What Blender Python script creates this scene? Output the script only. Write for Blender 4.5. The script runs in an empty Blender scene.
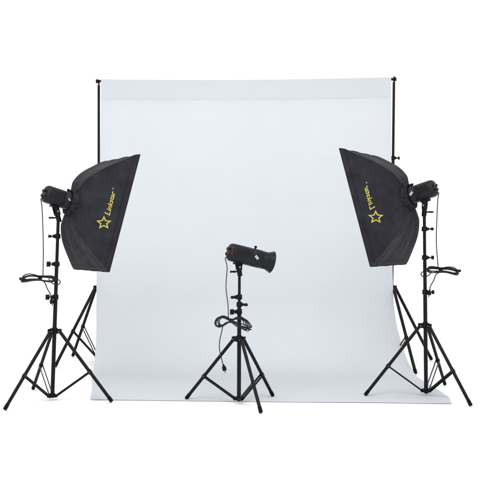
import bpy, bmesh, math, random
from mathutils import Vector, Matrix, noise
R = math.radians
scene = bpy.context.scene
col = scene.collection

# ------------------------------------------------------------------ camera
cam_data = bpy.data.cameras.new('camera')
cam = bpy.data.objects.new('camera', cam_data)
col.objects.link(cam)
cam.location = (0, 0, 1.2)
cam.rotation_euler = (R(90), 0, 0)
cam_data.sensor_width = 36
cam_data.lens = 56.25
cam_data.clip_end = 500
scene.camera = cam

# ------------------------------------------------------------------ light: an even white studio
world = bpy.data.worlds.new('World')
scene.world = world
world.use_nodes = True
bg = world.node_tree.nodes['Background']
bg.inputs['Color'].default_value = (1.0, 1.0, 1.0, 1)
bg.inputs['Strength'].default_value = 1.15

def area(name, loc, target, size, energy):
    l = bpy.data.lights.new(name, 'AREA')
    l.shape = 'RECTANGLE'
    l.size, l.size_y = size
    l.energy = energy
    o = bpy.data.objects.new(name, l)
    col.objects.link(o)
    o.location = loc
    o.rotation_euler = (Vector(target) - Vector(loc)).to_track_quat('-Z', 'Y').to_euler()
area('added_fill_lamp', (-.3, 3.4, 3.7), (0, 5.3, 0), (3.2, 1.4), 75)  # added unseen fill above the view, brightens the cloth on the floor
scene.view_settings.view_transform = 'Standard'
scene.view_settings.look = 'None'
scene.view_settings.exposure = 0.0
scene.view_settings.gamma = 1.0

# ------------------------------------------------------------------ materials
def mat(name, color, rough=0.5, metal=0.0, var=0.0, vscale=20.0, bump=0.0, bscale=200.0, sheen=0.0, spec=0.5):
    m = bpy.data.materials.new(name)
    m.use_nodes = True
    nt = m.node_tree
    b = nt.nodes['Principled BSDF']
    b.inputs['Roughness'].default_value = rough
    b.inputs['Metallic'].default_value = metal
    b.inputs['Specular IOR Level'].default_value = spec
    b.inputs['Sheen Weight'].default_value = sheen
    tc = nt.nodes.new('ShaderNodeTexCoord')
    n = nt.nodes.new('ShaderNodeTexNoise')
    n.inputs['Scale'].default_value = vscale
    n.inputs['Detail'].default_value = 4
    nt.links.new(tc.outputs['Object'], n.inputs['Vector'])
    r = nt.nodes.new('ShaderNodeValToRGB')
    c = Vector(color)
    r.color_ramp.elements[0].position = .3
    r.color_ramp.elements[1].position = .7
    r.color_ramp.elements[0].color = (*(c * (1 - var)), 1)
    r.color_ramp.elements[1].color = (*(c * (1 + var)), 1)
    nt.links.new(n.outputs['Fac'], r.inputs['Fac'])
    nt.links.new(r.outputs['Color'], b.inputs['Base Color'])
    if bump:
        n2 = nt.nodes.new('ShaderNodeTexNoise')
        n2.inputs['Scale'].default_value = bscale
        n2.inputs['Detail'].default_value = 3
        nt.links.new(tc.outputs['Object'], n2.inputs['Vector'])
        bp = nt.nodes.new('ShaderNodeBump')
        bp.inputs['Strength'].default_value = bump
        bp.inputs['Distance'].default_value = .01
        nt.links.new(n2.outputs['Fac'], bp.inputs['Height'])
        nt.links.new(bp.outputs['Normal'], b.inputs['Normal'])
    return m

M = {
    'floor': mat('white_floor', (.95, .95, .95), .7, var=.01, vscale=.5),
    'cloth': mat('off_white_muslin', (.617, .642, .680), .9, var=.012, vscale=3, bump=.05, bscale=60, spec=.0),
    'nylon': mat('black_nylon', (.0180, .0184, .0236), .58, var=.28, vscale=9, bump=.45, bscale=26, sheen=0, spec=.08),
    'trim': mat('black_binding', (.010, .010, .014), .6, var=.1, spec=.15),
    'tube': mat('black_painted_tube', (.0042, .0042, .0052), .36, var=.35, vscale=30, spec=.16),
    'plastic': mat('black_plastic', (.0045, .0045, .006), .45, var=.2, bump=.05, spec=.13),
    'rubber': mat('black_rubber', (.006, .006, .006), .8, var=.2, spec=.1),
    'shell': mat('flash_housing', (.0065, .0070, .0095), .40, var=.2, vscale=40, bump=.06, spec=.2),
    'cord': mat('black_cord', (.014, .014, .015), .5, var=.15, spec=.2),
    'steel': mat('bright_steel', (.22, .22, .23), .35, metal=.9, var=.1),
    'badge': mat('silver_badge', (.36, .37, .41), .45, var=.25, vscale=60),
    'yellow': mat('yellow_print', (.43, .38, .065), .6, var=.15, vscale=90, spec=.3),
    'pale': mat('pale_print', (.36, .37, .42), .6, var=.05),
    'red': mat('red_dial', (.075, .014, .014), .5, var=.3, vscale=90),
    'diffuser': mat('white_diffuser_cloth', (.85, .85, .85), .9, var=.02, bump=.1, bscale=50),
    'glass': mat('frosted_glass', (.8, .8, .78), .5, var=.02),
}

# the muslin is thin: part of the light behind it comes through
_nt = M['cloth'].node_tree
_p = _nt.nodes['Principled BSDF']
_tr = _nt.nodes.new('ShaderNodeBsdfTranslucent')
_mx = _nt.nodes.new('ShaderNodeMixShader')
_mx.inputs[0].default_value = .13
_nt.links.new(_p.inputs['Base Color'].links[0].from_socket, _tr.inputs['Color'])
_nt.links.new(_p.outputs[0], _mx.inputs[1]); _nt.links.new(_tr.outputs[0], _mx.inputs[2])
_nt.links.new(_mx.outputs[0], _nt.nodes['Material Output'].inputs['Surface'])

# ------------------------------------------------------------------ helpers
def V(*a): return Vector(a)

def thing(name, label, cat, loc, group=None):
    o = bpy.data.objects.new(name, None)
    o.empty_display_size = .1
    col.objects.link(o)
    o.location = loc
    o['label'] = label; o['category'] = cat
    if group: o['group'] = group
    return o

def origin(o):
    p = Vector(o.location)
    while o.parent:
        o = o.parent
        p += Vector(o.location)
    return p

def obj(name, bm, m, parent=None, label=None, ang=35, loc=None):
    """link a bmesh given in world coordinates; local to its parent when there is one"""
    off = origin(parent) if parent else (loc or Vector((0, 0, 0)))
    bmesh.ops.translate(bm, verts=bm.verts, vec=-off)
    bmesh.ops.recalc_face_normals(bm, faces=bm.faces)
    me = bpy.data.meshes.new(name)
    bm.to_mesh(me); bm.free()
    for p in me.polygons: p.use_smooth = True
    me.set_sharp_from_angle(angle=R(ang))
    me.materials.append(m)
    o = bpy.data.objects.new(name, me)
    col.objects.link(o)
    if parent: o.parent = parent
    elif loc: o.location = loc
    if label: o['label'] = label
    return o

def frame_of(d):
    d = d.normalized()
    a = V(0, 0, 1) if abs(d.z) < .9 else V(1, 0, 0)
    x = d.cross(a).normalized()
    return x, d.cross(x).normalized()

def ring_faces(bm, rings, closed=True, cap=True):
    for a, b in zip(rings[:-1], rings[1:]):
        n = len(a)
        for i in range(n if closed else n - 1):
            j = (i + 1) % n
            try: bm.faces.new((a[i], a[j], b[j], b[i]))
            except ValueError: pass
    if cap:
        try:
            bm.faces.new(rings[0]); bm.faces.new(rings[-1])
        except ValueError: pass

def lathe(bm, p0, p1, prof, n=20, mp=None):
    """prof: list of (t along p0..p1, radius)"""
    d = p1 - p0
    x, y = frame_of(d)
    rings = []
    for t, r in prof:
        c = p0 + d * t
        rings.append([bm.verts.new((mp or (lambda q: q))(c + (x * math.cos(2*math.pi*i/n) + y * math.sin(2*math.pi*i/n)) * r)) for i in range(n)])
    ring_faces(bm, rings)

def rod(bm, p0, p1, r, n=14, bev=.0015):
    L = (p1 - p0).length
    e = min(.45, bev / max(L, 1e-6))
    lathe(bm, p0, p1, [(0, max(r - bev, r*.5)), (e, r), (1 - e, r), (1, max(r - bev, r*.5))], n)

def tube(bm, pts, r, n=8):
    rings = []
    x = None
    for i, p in enumerate(pts):
        d = (pts[min(i+1, len(pts)-1)] - pts[max(i-1, 0)]).normalized()
        if x is None: x, y = frame_of(d)
        else:
            x = (x - d * x.dot(d)).normalized(); y = d.cross(x)
        rr = r[i] if isinstance(r, (list, tuple)) else r
        rings.append([bm.verts.new(p + (x*math.cos(2*math.pi*k/n) + y*math.sin(2*math.pi*k/n))*rr) for k in range(n)])
    ring_faces(bm, rings)

def box(bm, c, ax, ay, az, s, bev=.002):
    """box with centre c, axes, full sizes s"""
    vs = bmesh.ops.create_cube(bm, size=1)['verts']
    for v in vs:
        q = v.co
        v.co = c + ax*(q.x*s[0]) + ay*(q.y*s[1]) + az*(q.z*s[2])
    if bev:
        es = {e for v in vs for e in v.link_edges}
        bmesh.ops.bevel(bm, geom=list(es), offset=bev, segments=2, affect='EDGES', profile=.5)

def spline(pts, k=10, closed=False):
    out = []
    n = len(pts)
    for i in range(n if closed else n-1):
        def g(j): return pts[j % n] if closed else pts[min(max(j, 0), n-1)]
        a, b, c, d = g(i-1), g(i), g(i+1), g(i+2)
        for s in range(k):
            t = s / k
            out.append(.5*((2*b) + (c-a)*t + (2*a-5*b+4*c-d)*t*t + (3*b-a-3*c+d)*t**3))
    if not closed: out.append(pts[-1].copy())
    return out

# ------------------------------------------------------------------ setting
bm = bmesh.new()
for x, y in ((-80, -20), (80, -20), (80, 160), (-80, 160)): bm.verts.new((x, y, 0))
bm.faces.new(bm.verts)
fl = obj('floor', bm, M['floor']); fl['kind'] = 'structure'
for p in fl.data.polygons:
    if p.normal.z < 0: fl.data.flip_normals(); break

# ------------------------------------------------------------------ stands
def collar(parent, c, up, kd, r=.0215, h=.036, kn=.05, wing=True):
    """clamp collar round a pole with a wing knob sticking out along kd"""
    bm = bmesh.new()
    lathe(bm, c - up*h/2, c + up*h/2, [(0, r*.86), (.12, r), (.45, r*1.03), (.55, r*.93), (.88, r), (1, r*.86)], 18)
    o = kd.normalized()
    side = up.cross(o).normalized()
    box(bm, c + o*(r+.004), o, side, up, (.016, .020, .022), .002)
    co = obj('collar', bm, M['plastic'], parent)
    bm = bmesh.new()
    rod(bm, c + o*(r+.008), c + o*(r+kn*.55), .0055, 10)
    if wing:
        box(bm, c + o*(r+kn*.75), o, side, up, (kn*.42, .009, .030), .004)
    else:
        rod(bm, c + o*(r+kn*.5), c + o*(r+kn*.95), .011, 12)
    obj('knob', bm, M['plastic'], co)

def light_stand(label, c, feet, hub_z, base_z, top_z, lean, sections, collars, braces=(1, 1, 1), group=None, name='light_stand',
                leg_r=.0125, brace_t=.58, cat='light stand', rivet=True, foot_up=0.0, hub_r=.034):
    c = V(c[0], c[1], 0)
    root = thing(name, label, cat, c, group)
    def P(z): return c + V(lean*z, 0, z)
    up = (P(1) - P(0)).normalized()
    for z0, z1, r in sections:
        bm = bmesh.new(); rod(bm, P(z0), P(z1), r, 20, .002); obj('pole_section', bm, M['tube'], root)
    bm = bmesh.new(); rod(bm, P(sections[-1][1]), P(top_z), .0078, 14)
    obj('spigot', bm, M['tube'], root)
    for z, kd, w in collars: collar(root, P(z), up, V(*kd), wing=w)
    # hub: a ring with three forks
    bm = bmesh.new()
    lathe(bm, P(hub_z-.022), P(hub_z+.026), [(0, .019), (.15, .023), (.5, .025), (.8, .0235), (1, .019)], 24)
    for f in feet:
        f = V(*f, 0)
        o = (f - c); o.z = 0; o.normalize(); s = V(-o.y, o.x, 0)
        for k in (-1, 1): box(bm, P(hub_z) + o*.034 + s*k*.0145, o, s, V(0, 0, 1), (.034, .004, .032), .0015)
    obj('hub', bm, M['plastic'], root)
    bm = bmesh.new()
    lathe(bm, P(base_z-.014), P(base_z+.020), [(0, .015), (.2, .020), (.8, .020), (1, .017)], 20)
    for f in feet:
        f = V(*f, 0)
        o = (f - c); o.z = 0; o.normalize(); s = V(-o.y, o.x, 0)
        for k in (-1, 1): box(bm, P(base_z) + o*.026 + s*k*.010, o, s, V(0, 0, 1), (.026, .003, .022), .001)
    obj('base_bracket', bm, M['plastic'], root)
    for i, f in enumerate(feet):
        f = V(f[0], f[1], foot_up + leg_r*.8)
        o = (f - c); o.z = 0; o.normalize()
        s = V(-o.y, o.x, 0)
        a = P(hub_z) + o*.042 - V(0, 0, .002)
        d = (f - a).normalized()
        bm = bmesh.new()
        rod(bm, a - d*.008, f - d*.03, leg_r, 18)
        lg = obj('leg', bm, M['tube'], root)
        bm = bmesh.new()
        rod(bm, f - d*.045, f, leg_r*1.13, 18, .003)
        obj('rubber_foot', bm, M['rubber'], lg)
        if rivet:
            bm = bmesh.new()
            rod(bm, a - s*.0185, a + s*.0185, .0048, 12, .001)
            obj('rivet', bm, M['steel'], lg)
        if braces[i]:
            L = (f - a).length
            m = a + d*L*brace_t
            bm = bmesh.new()
            rod(bm, m - d*.014, m + d*.014, leg_r*1.28, 16)
            b0 = P(base_z) + o*.032
            bd = (m - b0).normalized(); bu = s.cross(bd)
            for k in (-1, 1):                       # two flat bars joined by a pin at the lower end
                box(bm, (m + b0)/2 + s*k*.0135, bd, s, bu, ((m-b0).length + .012, .0042, .0125), .0012)
            rod(bm, b0 - s*.0175, b0 + s*.0175, .0034, 10, .001)
            br = obj('brace', bm, M['tube'], lg)
            bm = bmesh.new()
            rod(bm, m - s*.0185, m + s*.0185, .0036, 10, .001)
            obj('rivet', bm, M['steel'], br) if rivet else bm.free()
    return root, P, up

GS = 'tripod light stands'
# the one holding the left softbox
LC, RC = V(-1.407, 5.62, 0), V(1.432, 5.77, 0)
l_feet = [(-1.652, 5.263), (-1.656, 6.0), (-.942, 5.52)]
r_feet = [(1.660, 5.389), (1.690, 6.186), (.958, 5.75)]
SEC = lambda h: [(.02, .74+h, .0150), (.74+h, .985+h, .0135), (.985+h, 1.34+h, .0118)]
_, PL, upL = light_stand('black tripod light stand under the left softbox, whose lettering reads the right way round',
    LC, l_feet, .518, .034, 1.42, .033, SEC(.03), [(.773, (-1, -.3, 0), True), (1.02, (-1, -.25, 0), True), (1.228, (-1, -.3, 0), False)], group=GS)
_, PR, upR = light_stand('black tripod light stand under the right softbox, whose lettering is mirror reversed',
    RC, r_feet, .542, .042, 1.47, -.010, SEC(.055), [(.80, (1, -.3, 0), True), (1.065, (1, -.25, 0), True), (1.285, (1, -.3, 0), False)], group=GS)
CC = V(-.008, 5.50, 0)
_, PC, upC = light_stand('black tripod light stand in the middle, carrying the bare flash head',
    CC, [(-.405, 5.63), (.145, 5.17), (.252, 5.73)], .474, .036, 1.045, .004,
    [(.02, .66, .0150), (.66, .745, .0140), (.745, .94, .0105)], [(.675, (-1, -.5, 0), True), (.728, (.9, -.6, 0), False), (.782, (-1, -.6, 0), False)], group=GS, brace_t=.62)

GB = 'tripod stands carrying the backdrop crossbar'
BL, BR = V(-1.388, 7.37, 0), V(1.452, 7.22, 0)
light_stand('tall thin black backdrop support stand behind the left edge of the cloth', BL, [(-1.735, 7.03), (-1.715, 7.69), (-.93, 7.42)],
            .735, .06, 2.775, 0.0, [(.03, .98, .0165), (.98, 1.75, .0145), (1.75, 2.72, .0125)],
            [(.98, (-.3, 1, 0), True), (1.75, (-.3, 1, 0), True)], group=GB, name='backdrop_stand', leg_r=.0145, cat='backdrop stand', rivet=False, brace_t=.56)
light_stand('tall thin black backdrop support stand behind the right edge of the cloth', BR, [(1.565, 6.68), (1.905, 7.46), (1.05, 7.46)],
            .745, .06, 2.775, .011, [(.03, .98, .0165), (.98, 1.99, .0145), (1.99, 2.72, .0125)],
            [(.98, (.2, 1, 0), True), (1.99, (1, .25, 0), True)], braces=(1, 0, 1), group=GB, name='backdrop_stand', leg_r=.0145, cat='backdrop stand', rivet=False, brace_t=.60)

# crossbar lying on the two tall stands
TOPZ = 2.757
def bar_pt(t):
    a, b = V(-1.408, 7.37, TOPZ + .003), V(1.50, 7.22, TOPZ - .009)
    p = a.lerp(b, t); p.z -= .016*math.sin(math.pi*t); return p
bm = bmesh.new()
tube(bm, [bar_pt(i/40) for i in range(41)], .0125, 14)
cb = obj('crossbar', bm, M['tube'], loc=V(0, 7.3, 2.76))
cb['label'] = 'thin black crossbar along the top of the backdrop, on its two tall stands'; cb['category'] = 'crossbar'
for t in (.002, .997):
    bm = bmesh.new()
    p = bar_pt(t); d = V(1, 0, 0)
    rod(bm, p - d*.012, p + d*.012, .019, 14)
    obj('end_cap', bm, M['plastic'], cb)

# ------------------------------------------------------------------ backdrop cloth
def cloth_bm():
    NT, rows = 200, []
    # profile (offset in front of bar centre, z): behind, over, down, sweep, floor
    prof = [(-.019, 2.56), (-.019, 2.65), (-.019, TOPZ-.01), (-.0165, TOPZ+.010), (-.010, TOPZ+.019), (0, TOPZ+.0225), (.010, TOPZ+.019), (.0165, TOPZ+.010), (.019, TOPZ-.01)]
    z = 2.70
    while z > 2.60: prof.append((.021, z)); z -= .02
    prof += [(.0215, 2.592), (.020, 2.584), (.0165, 2.578), (.0195, 2.57)]
    z = 2.54
    Rr = .62
    while z > Rr: prof.append((.021, z)); z -= .035
    for i in range(0, 25):
        a = math.pi/2*i/24
        prof.append((.021 + .75*(1-math.cos(a)), Rr - (Rr-.003)*math.sin(a)))
    yend = 1.74
    n = 26
    p0 = prof[-1][0]
    for i in range(1, n+1): prof.append((p0 + (yend-p0)*i/n, .003))
    def edge(tab, o, z):
        # key: height for the hanging part, minus the floor distance after that
        k = z if z > .007 else -o
        for (k0, x0), (k1, x1) in zip(tab[:-1], tab[1:]):
            if k <= k0 and k >= k1:
                t = (k0-k)/(k0-k1); return x0 + (x1-x0)*t
        return tab[-1][1] if k < tab[-1][0] else tab[0][1]
    Lt = [(9, -1.360), (2.5, -1.362), (1.6, -1.376), (.9, -1.398), (.5, -1.396), (.15, -1.362), (.05, -1.338), (.007, -1.318), (-.77, -1.305), (-1.2, -1.215), (-1.74, -1.12)]
    Rt = [(9, 1.449), (1.6, 1.453), (.9, 1.458), (.62, 1.464), (.40, 1.482), (.2, 1.512), (.07, 1.530), (.007, 1.545), (-.77, 1.550), (-.95, 1.56), (-1.2, 1.58), (-1.5, 1.59), (-1.74, 1.548)]
    for o, z in prof:
        row = []
        xl, xr = edge(Lt, o, z), edge(Rt, o, z)
        for j in range(NT+1):
            t = j/NT
            x = xl + (xr-xl)*t
            tb = (x+1.425)/2.925
            yb = 7.37 - .15*tb
            sag = (.012*tb + .016*math.sin(math.pi*min(max(tb, 0), 1))) * min(1, max(0, (z-1.8)/.9))
            y = yb - o
            zz = z - sag
            if z > .007:
                amp = max(0, min(1, (2.58-z)/.6))
                y -= .055*max(0, min(1, (1.5-z)/1.0))*max(0, min(1, z/.3))
                y += 1.3*amp*(.0045*math.sin(x*7.3+.4*z) + .012*noise.noise(V(x*2.2, z*.35, 1.7)) + .004*noise.noise(V(x*8, z*.9, 5)))
                # pocket gathers
                if z > 2.5 and o > 0: y += .0018*noise.noise(V(x*26, z*3, 2)) + .0012*noise.noise(V(x*60, z*5, 9))
                # creases from folding
                for zc in (2.02, 1.42): y -= .0022*math.exp(-((z-zc)/.012)**2)
                for xc in (-.72, -.02, .70): y -= .0022*amp*math.exp(-((x-xc)/.010)**2)
            else:
                zz += .0025 + .0025*noise.noise(V(x*2.5, y*2.5, 3)) + .004*max(0, noise.noise(V(x*1.3, y*5, 8)))
                y += .012*noise.noise(V(x*1.5, 0, 4))*(o/1.74)**4
            row.append((x, y, zz))
        rows.append(row)
    bm = bmesh.new()
    vr = [[bm.verts.new(p) for p in row] for row in rows]
    ring_faces(bm, vr, closed=False, cap=False)
    return bm
bd = obj('backdrop', cloth_bm(), M['cloth'], loc=V(0, 7.3, 0), ang=80)
bd['label'] = 'wide off white cloth hanging from the crossbar and sweeping forward over the floor'; bd['category'] = 'backdrop'

# ------------------------------------------------------------------ softboxes and flash heads
N_ = V(.78838613, .5499474, -.27569035)
NEAR = V(.57211901, -.82017061, 0)
UP_ = V(.22611312, .15772769, .9612465)
HW, HH, DEP = .333, .457, .29
random.seed(4)
STAR, WORD, WORD_END, REG = (-.31, .43), (-.14, .35), (.37, .36), (.40, .41)      # places on the near panel (up, back)

class Rig:
    """places left-hand coordinates (world coordinates of the left rig) on either side"""
    def __init__(s, side, dx=0, dy=0, dz=0, k=1.0): s.side, s.d, s.k = side, V(dx, dy, dz), k
    def __call__(s, p):
        c = RCEN - N_*DEP
        p = c + (p - c)*s.k
        return V(s.side*(p.x + s.d.x), p.y + s.d.y, p.z + s.d.z)
    def vec(s, p): return V(s.side*p.x, p.y, p.z)

RCEN = V(-1.046, 5.85, 1.405)
PROF = [(0, 1), (.032, .950), (.070, .880), (.110, .804), (.150, .728), (.190, .645), (.225, .558), (.255, .466), (.278, .380), (.292, .290), (.298, .215)]
def prof_at(th):
    t = min(max(th/1.4, 0), .9999)*(len(PROF)-1)
    i = int(t); f = t - i
    g = lambda j: PROF[min(max(j, 0), len(PROF)-1)]
    out = []
    for q in (0, 1):
        a, b, c, d = g(i-1)[q], g(i)[q], g(i+1)[q], g(i+2)[q]
        out.append(.5*((2*b) + (c-a)*f + (2*a-5*b+4*c-d)*f*f + (3*b-a-3*c+d)*f**3))
    return out
def soft_pt(a, b, th, off=0.0, fold=True):
    """a,b in the square -1..1, th 0 at the front rim .. 1.4 at the ring"""
    d, r = prof_at(th)
    q = NEAR*(a*HW) + UP_*(b*HH)
    k = max(0, (th-1.12)/.28)                       # goes round towards the ring
    if k > 0:
        k = min(1, k)
        m = max(abs(a), abs(b), 1e-6)
        circ = (NEAR*a + UP_*b).normalized() * (.088/max(r, .05)) * m
        q = q.lerp(circ, k*k*(3-2*k))
    p = RCEN - N_*d + q*r
    # outward normal (approx.)
    m = max(abs(a), abs(b))
    ax = NEAR*(1 if a > 0 else -1) if abs(a) >= abs(b) else UP_*(1 if b > 0 else -1)
    d2, r2 = prof_at(min(th+.03, 1.4)); d1, r1 = prof_at(max(th-.03, 0))
    hh = HW if abs(a) >= abs(b) else HH
    on = (ax*(d2-d1) - N_*(r1-r2)*hh).normalized()
    if fold:
        t = b if abs(a) >= abs(b) else a
        sag = .012*(1-t*t)*math.sin(min(th*2.0, math.pi*.9))
        seed = 3.0*(ax.x + 2*ax.y + 4*ax.z)
        w = .0055*noise.noise(V(t*3.1, th*1.1, seed)) + .0050*noise.noise(V(t*9, th*.8, seed+7))*min(1, max(0, th-.15)*1.2)*(1-t*t)
        w += .0022*noise.noise(V(t*16, th*3, seed+3))*(1-abs(t))**.5
        w += .0050*noise.noise(V(t*2+th*4, th*5-t*3, seed+11))*(1-t*t)
        w -= .0035*math.exp(-((th-.145)/.022)**2)          # the seam behind the rim
        w += .0016*noise.noise(V(t*30, th*2.0, seed+5))*(1-abs(t))**.5
        off += w - sag
    return p + on*off

def softbox(rig, label):
    root = thing('softbox', label, 'softbox', rig(RCEN - N_*DEP))
    per = []
    K = 30
    for i in range(K): per.append((1, -1 + 2*i/K))
    for i in range(K): per.append((1 - 2*i/K, 1))
    for i in range(K): per.append((-1, 1 - 2*i/K))
    for i in range(K): per.append((-1 + 2*i/K, -1))
    ths = [0, .02, .05, .09, .115, .13, .145, .16, .175, .20] + [.20 + 1.2*i/40 for i in range(1, 41)]
    bm = bmesh.new()
    rings = [[bm.verts.new(rig(soft_pt(a, b, th))) for a, b in per] for th in ths]
    ring_faces(bm, rings, cap=False)
    sh = obj('fabric_shell', bm, M['nylon'], root, ang=50)
    so = sh.modifiers.new('thickness', 'SOLIDIFY'); so.thickness = .0015; so.offset = 0
    # rim binding and corner ribs
    bm = bmesh.new()
    pts = [rig(soft_pt(a, b, 0, .001)) for a, b in per]; pts.append(pts[0]); pts.append(pts[1])
    tube(bm, pts, .0030, 8)
    obj('rim_binding', bm, M['trim'], sh)
    bm = bmesh.new()
    pts = [rig(soft_pt(a, b, .165, .0012)) for a, b in per]; pts.append(pts[0]); pts.append(pts[1])
    tube(bm, pts, .0020, 6)
    obj('seam', bm, M['trim'], sh)
    for a, b in ((1, 1), (1, -1), (-1, 1), (-1, -1)):
        bm = bmesh.new()
        pts = []
        for i in range(40):
            th = .01 + 1.37*i/39
            pts.append(rig(soft_pt(a, b, th, .0, False)))
        tube(bm, pts, .0030, 8)
        obj('rib', bm, M['nylon'], sh)
    # front diffuser, set a little back in the rim
    bm = bmesh.new()
    G = 16
    g = [[bm.verts.new(rig(RCEN - N_*(.016 + .010*(1-(2*i/G-1)**2)*(1-(2*j/G-1)**2)) + NEAR*HW*.945*(2*i/G-1) + UP_*HH*.945*(2*j/G-1))) for j in range(G+1)] for i in range(G+1)]
    ring_faces(bm, g, closed=False, cap=False)
    obj('diffuser', bm, M['diffuser'], root)
    # speed ring
    bm = bmesh.new()
    a = rig(RCEN - N_*(DEP-.012)); b = rig(RCEN - N_*(DEP+.022))
    lathe(bm, a, b, [(0, .074), (.1, .086), (.85, .086), (1, .078)], 32)
    for s, t in ((1, 1), (1, -1), (-1, 1), (-1, -1)):
        o = (NEAR*HW*s + UP_*HH*t).normalized()
        c = RCEN - N_*(DEP+.004) + o*.090
        rod(bm, rig(c - o*.012), rig(c + o*.034 + N_*.008), .0085, 12)
    obj('mounting_ring', bm, M['plastic'], root)
    # gathered cuff of cloth round the ring, with crumpled flaps
    bm = bmesh.new()
    rings = []
    n = 96
    for k in range(9):
        t = k/8
        ring = []
        for i in range(n):
            an = 2*math.pi*i/n
            o = NEAR*math.cos(an) + UP_*math.sin(an)
            rr = .078 + .020*math.sin(math.pi*min(1, t*1.1)) + .040*t*t
            w = .013*noise.noise(V(math.cos(an)*3.5, math.sin(an)*3.5, t*2.4)) + .008*noise.noise(V(math.cos(an)*11, math.sin(an)*11, t*4))
            dd = DEP + .032 - .060*t
            ring.append(bm.verts.new(rig(RCEN - N_*(dd + w*.8) + o*(rr + w*1.4))))
        rings.append(ring)
    ring_faces(bm, rings, cap=False)
    cuff = obj('gathered_cuff', bm, M['nylon'], root, ang=60)
    so = cuff.modifiers.new('thickness', 'SOLIDIFY'); so.thickness = .002; so.offset = 0
    # printed star and lettering on the near panel
    def on_surface(p, off=.0026):
        """nearest place on the near panel to a point close to it, lifted a little off the cloth"""
        b, th = 0.0, .6
        best = min(((soft_pt(1, bb/20, tt/20, 0) - p).length, bb/20, tt/20) for bb in range(-16, 17) for tt in range(4, 22))
        _, b, th = best
        st = .025
        while st > .0004:
            c = min(((soft_pt(1, b+x*st, th+y*st, 0) - p).length, b+x*st, th+y*st) for x in (-1, 0, 1) for y in (-1, 0, 1))
            if (c[1], c[2]) == (b, th): st /= 2
            b, th = c[1], c[2]
        return rig(soft_pt(1, b, th, off))
    def frame_at(b, th):
        p = soft_pt(1, b, th)
        e1 = soft_pt(1, b+.03, th) - soft_pt(1, b-.03, th); e2 = soft_pt(1, b, th+.03) - soft_pt(1, b, th-.03)
        return p, e1.normalized(), e1.cross(e2).normalized()
    def star(Ro, Ri):
        return [((Ro if i % 2 == 0 else Ri)*math.cos(math.pi/2 + i*math.pi/5), (Ro if i % 2 == 0 else Ri)*math.sin(math.pi/2 + i*math.pi/5)) for i in range(10)]
    def dense(poly, k=3):
        out = []
        for i in range(len(poly)):
            p, q = poly[i], poly[(i+1) % len(poly)]
            for t in range(k): out.append((p[0]+(q[0]-p[0])*t/k, p[1]+(q[1]-p[1])*t/k))
        return out
    p0, _, nn = frame_at(*STAR)
    vv = nn.cross(V(1, 0, 0)).normalized(); vv *= 1 if vv.z > 0 else -1
    ww = vv.cross(nn).normalized(); ww *= 1 if ww.x > 0 else -1
    sp = lambda q: on_surface(p0 + ww*q[0]*1.12 + vv*q[1])
    bm = bmesh.new()
    va = [bm.verts.new(sp(q)) for q in dense(star(.0530, .0245))]; vb = [bm.verts.new(sp(q)) for q in dense(star(.0350, .0155))]
    for i in range(len(va)):
        j = (i+1) % len(va)
        bm.faces.new((va[i], va[j], vb[j], vb[i]))
    obj('star_emblem', bm, M['yellow'], sh)
    def text(body, size, shear, anchor, m, name, x0=0.0, length=None, bold=.0):
        """runs up the panel from the anchor; the tops of the letters point to the ring"""
        cu = bpy.data.curves.new(name, 'FONT')
        cu.body = body; cu.size = size; cu.shear = shear; cu.offset = bold; cu.resolution_u = 2
        to = bpy.data.objects.new(name, cu); col.objects.link(to)
        bpy.context.view_layer.update()
        me = bpy.data.meshes.new_from_object(to)
        bpy.data.objects.remove(to)
        bm = bmesh.new(); bm.from_mesh(me)
        p, al, nn = frame_at(*anchor)
        q, _, _ = frame_at(*WORD_END)
        if length: al = (q - p).normalized()
        lf = nn.cross(al).normalized(); lf *= 1 if lf.x < 0 else -1
        mx = max(v.co.x for v in bm.verts)
        k = length/mx if length else 1
        for v in bm.verts: v.co = on_surface(p + al*(v.co.x*k + x0) + lf*v.co.y)
        obj(name, bm, m, sh)
    text('L', .060, .30, WORD, M['yellow'], 'lettering', 0, .032, .0008)
    text('inkstar', .050, .30, WORD, M['yellow'], 'lettering', .034, .156, .0008)
    text('\u00ae', .018, 0, REG, M['pale'], 'trademark_symbol')
    return root

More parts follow.
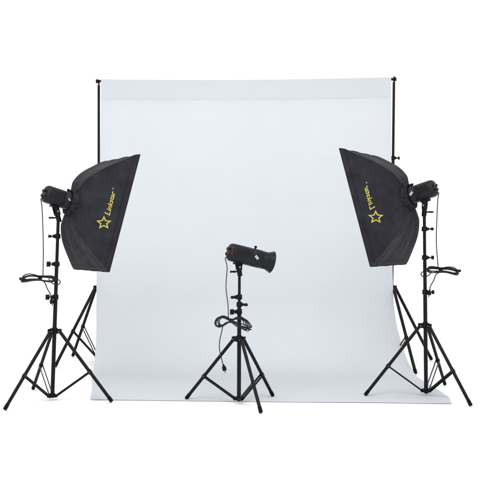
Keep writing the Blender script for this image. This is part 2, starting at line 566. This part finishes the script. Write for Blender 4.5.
def flash_head(name, label, mount, axis, side, rear_len=.085, front_len=.125, reflector=False, clamp_base=None, up_hint=V(0, 0, 1), kd=-1, badge=True):
    """mount: point on the axis above the stand; axis points to the light end"""
    ax = axis.normalized()
    sd = ax.cross(up_hint).normalized()
    upv = sd.cross(ax).normalized()
    root = thing(name, label, 'flash head', clamp_base, 'studio flash heads')
    a, b = mount - ax*rear_len, mount + ax*front_len
    L = rear_len + front_len
    bm = bmesh.new()
    # housing: rounded, slightly flattened
    rings = []
    n = 40
    prof = [(0, .052), (.02, .060), (.06, .0645), (.10, .0660), (.62, .0665), (.64, .0640), (.66, .0640), (.68, .0670), (.95, .0670), (1, .062)]
    for t, r in prof:
        c = a + ax*(L*t)
        ring = []
        for i in range(n):
            an = 2*math.pi*i/n
            cx, cy = math.cos(an), math.sin(an)
            e = (abs(cx)**2.7 + abs(cy)**2.7)**(-1/2.7)
            ring.append(bm.verts.new(c + sd*(cx*e*r*.93) + upv*(cy*e*r)))
        rings.append(ring)
    ring_faces(bm, rings)
    h = obj('housing', bm, M['shell'], root)
    # cooling fins
    for s in (-1, 1):
        bm = bmesh.new()
        for i in range(7):
            t = .20 + i*.055
            box(bm, a + ax*(L*t) + sd*s*.0610 + upv*.008, ax, upv, sd, (.0045, .046, .004), .001)
        obj('cooling_fins', bm, M['trim'], h)
    # rear panel: dials and sockets
    bm = bmesh.new()
    lathe(bm, a - ax*.004, a + ax*.004, [(0, .043), (.4, .047), (1, .048)], 32)
    rp = obj('rear_panel', bm, M['plastic'], h)
    for (u, v, r, m) in ((-.020, .020, .011, 'red'), (.020, .018, .009, 'plastic'), (.020, -.016, .009, 'red'), (-.018, -.018, .012, 'plastic')):
        bm = bmesh.new()
        c = a + sd*u + upv*v
        rod(bm, c - ax*.003, c - ax*.016, r, 16, .002)
        obj('dial', bm, M[m], rp)
    for s in (-1, 1):                               # little red lamps by the rear edge
        for q in (-.022, 0, .022):
            bm = bmesh.new()
            box(bm, a + ax*.008 + sd*s*.0572 + upv*(q+.010), ax, upv, sd, (.006, .012, .004), .001)
            obj('indicator_lamp', bm, M['red'], h)
    # carrying latch on top
    bm = bmesh.new()
    c = a + ax*(L*.74) + upv*.064
    rod(bm, c, c + upv*.018, .007, 12); rod(bm, c + upv*.013, c + upv*.024, .011, 14)
    obj('release_button', bm, M['plastic'], h)
    if badge:
        for s in (-1, 1):
            bm = bmesh.new()
            c = a + ax*(L*.76) + sd*s*.0628 + upv*.004
            # slanted silver mark of two strokes
            box(bm, c, (ax*.80 - upv*.60), (ax*.60 + upv*.80), sd, (.026, .012, .002), .004)
            obj('badge', bm, M['badge'], h)
    # yoke and clamp
    bm = bmesh.new()
    low = mount - upv*.060
    box(bm, low - upv*.008, ax, sd, upv, (.060, .042, .020), .004)
    cb = clamp_base
    d = (low - cb)
    for s in (-1, 1):
        box(bm, cb.lerp(low, .60) + sd*s*.016, sd.cross(d).normalized(), sd, d.normalized(), (.034, .007, d.length*.75), .002)
    zz = d.normalized()
    lathe(bm, cb - zz*.034, cb + zz*.040, [(0, .015), (.08, .0185), (.8, .0185), (.9, .020), (1, .015)], 18)
    yk = obj('mount_bracket', bm, M['plastic'], root)
    bm = bmesh.new()
    k = V(kd, -.25, 0).normalized()
    rod(bm, cb, cb + k*.040, .006, 10)
    box(bm, cb + k*.052, k, V(0, 0, 1), k.cross(V(0, 0, 1)), (.034, .014, .012), .004)
    obj('clamp_lever', bm, M['plastic'], yk)
    bm = bmesh.new()
    c = cb.lerp(low, .5)
    rod(bm, c - sd*.030, c + sd*.030, .0075, 12)
    obj('tilt_bolt', bm, M['steel'], yk)
    if reflector:
        bm = bmesh.new()
        rings = []
        for t, r in ((0, .060), (.01, .066), (.040, .064), (.082, .080), (.084, .083), (.0835, .0775), (.040, .058), (.006, .050)):
            c = b + ax*(t - .004)
            x, y = frame_of(ax)
            rings.append([bm.verts.new(c + (x*math.cos(2*math.pi*i/40) + y*math.sin(2*math.pi*i/40))*r) for i in range(40)])
        ring_faces(bm, rings)
        obj('reflector', bm, M['shell'], root)
        bm = bmesh.new()
        lathe(bm, b - ax*.002, b + ax*.050, [(0, .026), (.6, .026), (.85, .018), (1, .006)], 20)
        obj('flash_tube', bm, M['glass'], root)
    return a, upv, ax, sd

rigL = Rig(1)
rigR = Rig(-1, -(1.432-1.407) - .008, .15, .052, 1.035)
softbox(rigL, 'black softbox on the left, its yellow lettering reading the right way round')
softbox(rigR, 'black softbox on the right with a yellow star and mirror reversed lettering')

def rig_flash(rig, P, ztop, label, kd):
    m0 = RCEN - N_*.413
    mount = rig(m0)
    ax = rig.vec(N_)
    cb = P(ztop)
    return flash_head('studio_flash', label, mount, ax, rig.side, .100, .128, clamp_base=cb, kd=kd)
aL = rig_flash(rigL, PL, 1.366, 'black flash head on the left light stand, fixed to the back of the softbox', -1)
aR = rig_flash(rigR, PR, 1.415, 'black flash head on the right light stand, fixed to the back of the softbox', 1)
axC = V(.93, .30, -.235).normalized()
aC = flash_head('studio_flash', 'bare black flash head with a small reflector on top of the middle light stand', V(.000, 5.50, 1.095), axC, 1, .088, .174,
                reflector=True, clamp_base=PC(.968), kd=-1)

# ------------------------------------------------------------------ power cords
def plug(parent, p, d, l=.05):
    bm = bmesh.new()
    d = d.normalized()
    lathe(bm, p, p + d*l, [(0, .006), (.25, .009), (.45, .015), (.92, .016), (1, .013)], 14)
    x, y = frame_of(d)
    for s in (-1, 1): rod(bm, p + d*l + x*s*.0065, p + d*(l+.018), .0025, 8)
    obj('plug', bm, M['plastic'], parent)

def side_cord(label, start, axis, out, P, zc, seed):
    """hangs from the rear of the flash head, gathered in a long tied bundle beside the pole"""
    random.seed(seed)
    s = -1 if out < 0 else 1
    root = thing('power_cord', label, 'power cord', P(zc) + V(s*.06, 0, 0), 'cords of the flash heads')
    c = P(zc)
    cen = c + V(s*.115, -.045, -.004)
    top = start
    pts = [top - axis*(-.004), top - axis*.012 - V(0, 0, .010), top + V(s*.004, 0, -.06), top + V(-s*.004, -.005, -.20), top + V(-s*.012, -.02, -.38), cen + V(-s*.030, -.01, .05), cen + V(-s*.028, -.01, .004)]
    bm = bmesh.new()
    tube(bm, spline(pts, 10), .0038, 8)
    # the bundle: one running cord going round and round
    loops = 7
    pl = []
    A, lean = .125, (.02 if out < 0 else -.10)
    for k in range(loops):
        a = A*random.uniform(.88, 1.06); bb = random.uniform(.016, .040); ph = random.uniform(-.3, .3); dy = random.uniform(-.014, .014)
        dz = random.uniform(-.005, .005); tw = lean + random.uniform(-.06, .05)
        for i in range(16):
            t = 2*math.pi*i/16
            x = a*math.cos(t)
            z = bb*math.sin(t)*(.30 + .70*abs(math.cos(t))**1.2) + dz
            pl.append(cen + V(s*(x+.008), dy + .022*math.sin(t+ph), z + tw*x - 1.6*max(0, x-.01)**2 + .010*math.cos(t)))
    # and back down to the plug
    pl += [cen + V(-s*.02, 0, -.02), c + V(s*.060, -.03, -.085), c + V(s*.035, -.03, -.13), c + V(s*.030, -.03, -.16)]
    tube(bm, spline(pl, 5), .0040, 8)
    tube(bm, spline([c + V(s*.05, -.03, -.01), c + V(s*.02, -.035, -.045), c + V(-s*.02, -.02, -.055), c + V(-s*.02, .03, -.03), c + V(s*.03, .02, .0)], 8), .0040, 8)
    obj('cable', bm, M['cord'], root)
    bm = bmesh.new()
    q = cen + V(-s*.005, 0, 0)
    rod(bm, q - V(.012, 0, 0), q + V(.012, 0, 0), .019, 14, .005)
    obj('cable_tie', bm, M['rubber'], root)
    bm = bmesh.new()                                  # socket end at the tip of the bundle
    q = cen + V(s*.128, 0, -.006)
    box(bm, q, V(1, 0, 0), V(0, 1, 0), V(0, 0, 1), (.038, .024, .020), .004)
    obj('connector', bm, M['plastic'], root)
    plug(root, c + V(s*.030, -.03, -.155), V(-s*.15, 0, -1), .042)

sL = aL[0] - aL[1]*.040 - aL[2]*.006
sR = aR[0] - aR[1]*.040 - aR[2]*.006
side_cord('black power cord hanging from the left flash head in a flat tied bundle', sL, aL[2], -1, PL, .922, 11)
side_cord('black power cord hanging from the right flash head in a flat tied bundle', sR, aR[2], 1, PR, .975, 12)

# middle one: a drooping bow of loops
root = thing('power_cord', 'black power cord looped in a drooping bow on the middle light stand', 'power cord', PC(.62) + V(-.07, -.03, 0), 'cords of the flash heads')
bm = bmesh.new()
random.seed(21)
st = aC[0] - aC[1]*.040 - aC[2]*.006
cen = V(-.075, 5.465, .602)
pts = [st + aC[2]*.01, st - aC[2]*.012 - V(0, 0, .015), st + V(.002, -.005, -.08), st + V(-.006, -.005, -.22), cen + V(-.012, 0, .12), cen + V(-.010, 0, .02)]
tube(bm, spline(pts, 10), .0035, 8)
pl = [cen + V(-.010, 0, .02)]
for k in range(6):
    a1, a2 = random.uniform(.085, .118), random.uniform(.095, .150)
    b = random.uniform(.030, .052); dy = random.uniform(-.012, .012); rot = random.uniform(-.18, .18); sh = random.uniform(-.006, .006)
    for i in range(20):
        t = 2*math.pi*i/20
        x = (a1 if math.cos(t) < 0 else a2)*math.cos(t)
        z = b*math.sin(2*t)*.72 - 2.1*x*x + rot*x*.6
        yy = dy + (.020 if x > 0 else .012)*math.sin(t) - (.035 if x > .04 else 0)*0
        pl.append(cen + V(x + .012 + sh, yy - .012, z + .012 + sh))
pl += [cen + V(-.02, -.01, 0), cen + V(-.062, -.015, -.085), cen + V(-.075, -.015, -.18), cen + V(-.060, -.015, -.26), cen + V(-.046, -.015, -.315)]
tube(bm, spline(pl, 5), .0036, 8)
obj('cable', bm, M['cord'], root)
bm = bmesh.new()
rod(bm, cen + V(.000, -.012, .010), cen + V(.024, -.012, .012), .016, 14, .004)
obj('cable_tie', bm, M['rubber'], root)
plug(root, cen + V(-.047, -.015, -.305), V(.25, 0, -1), .048)
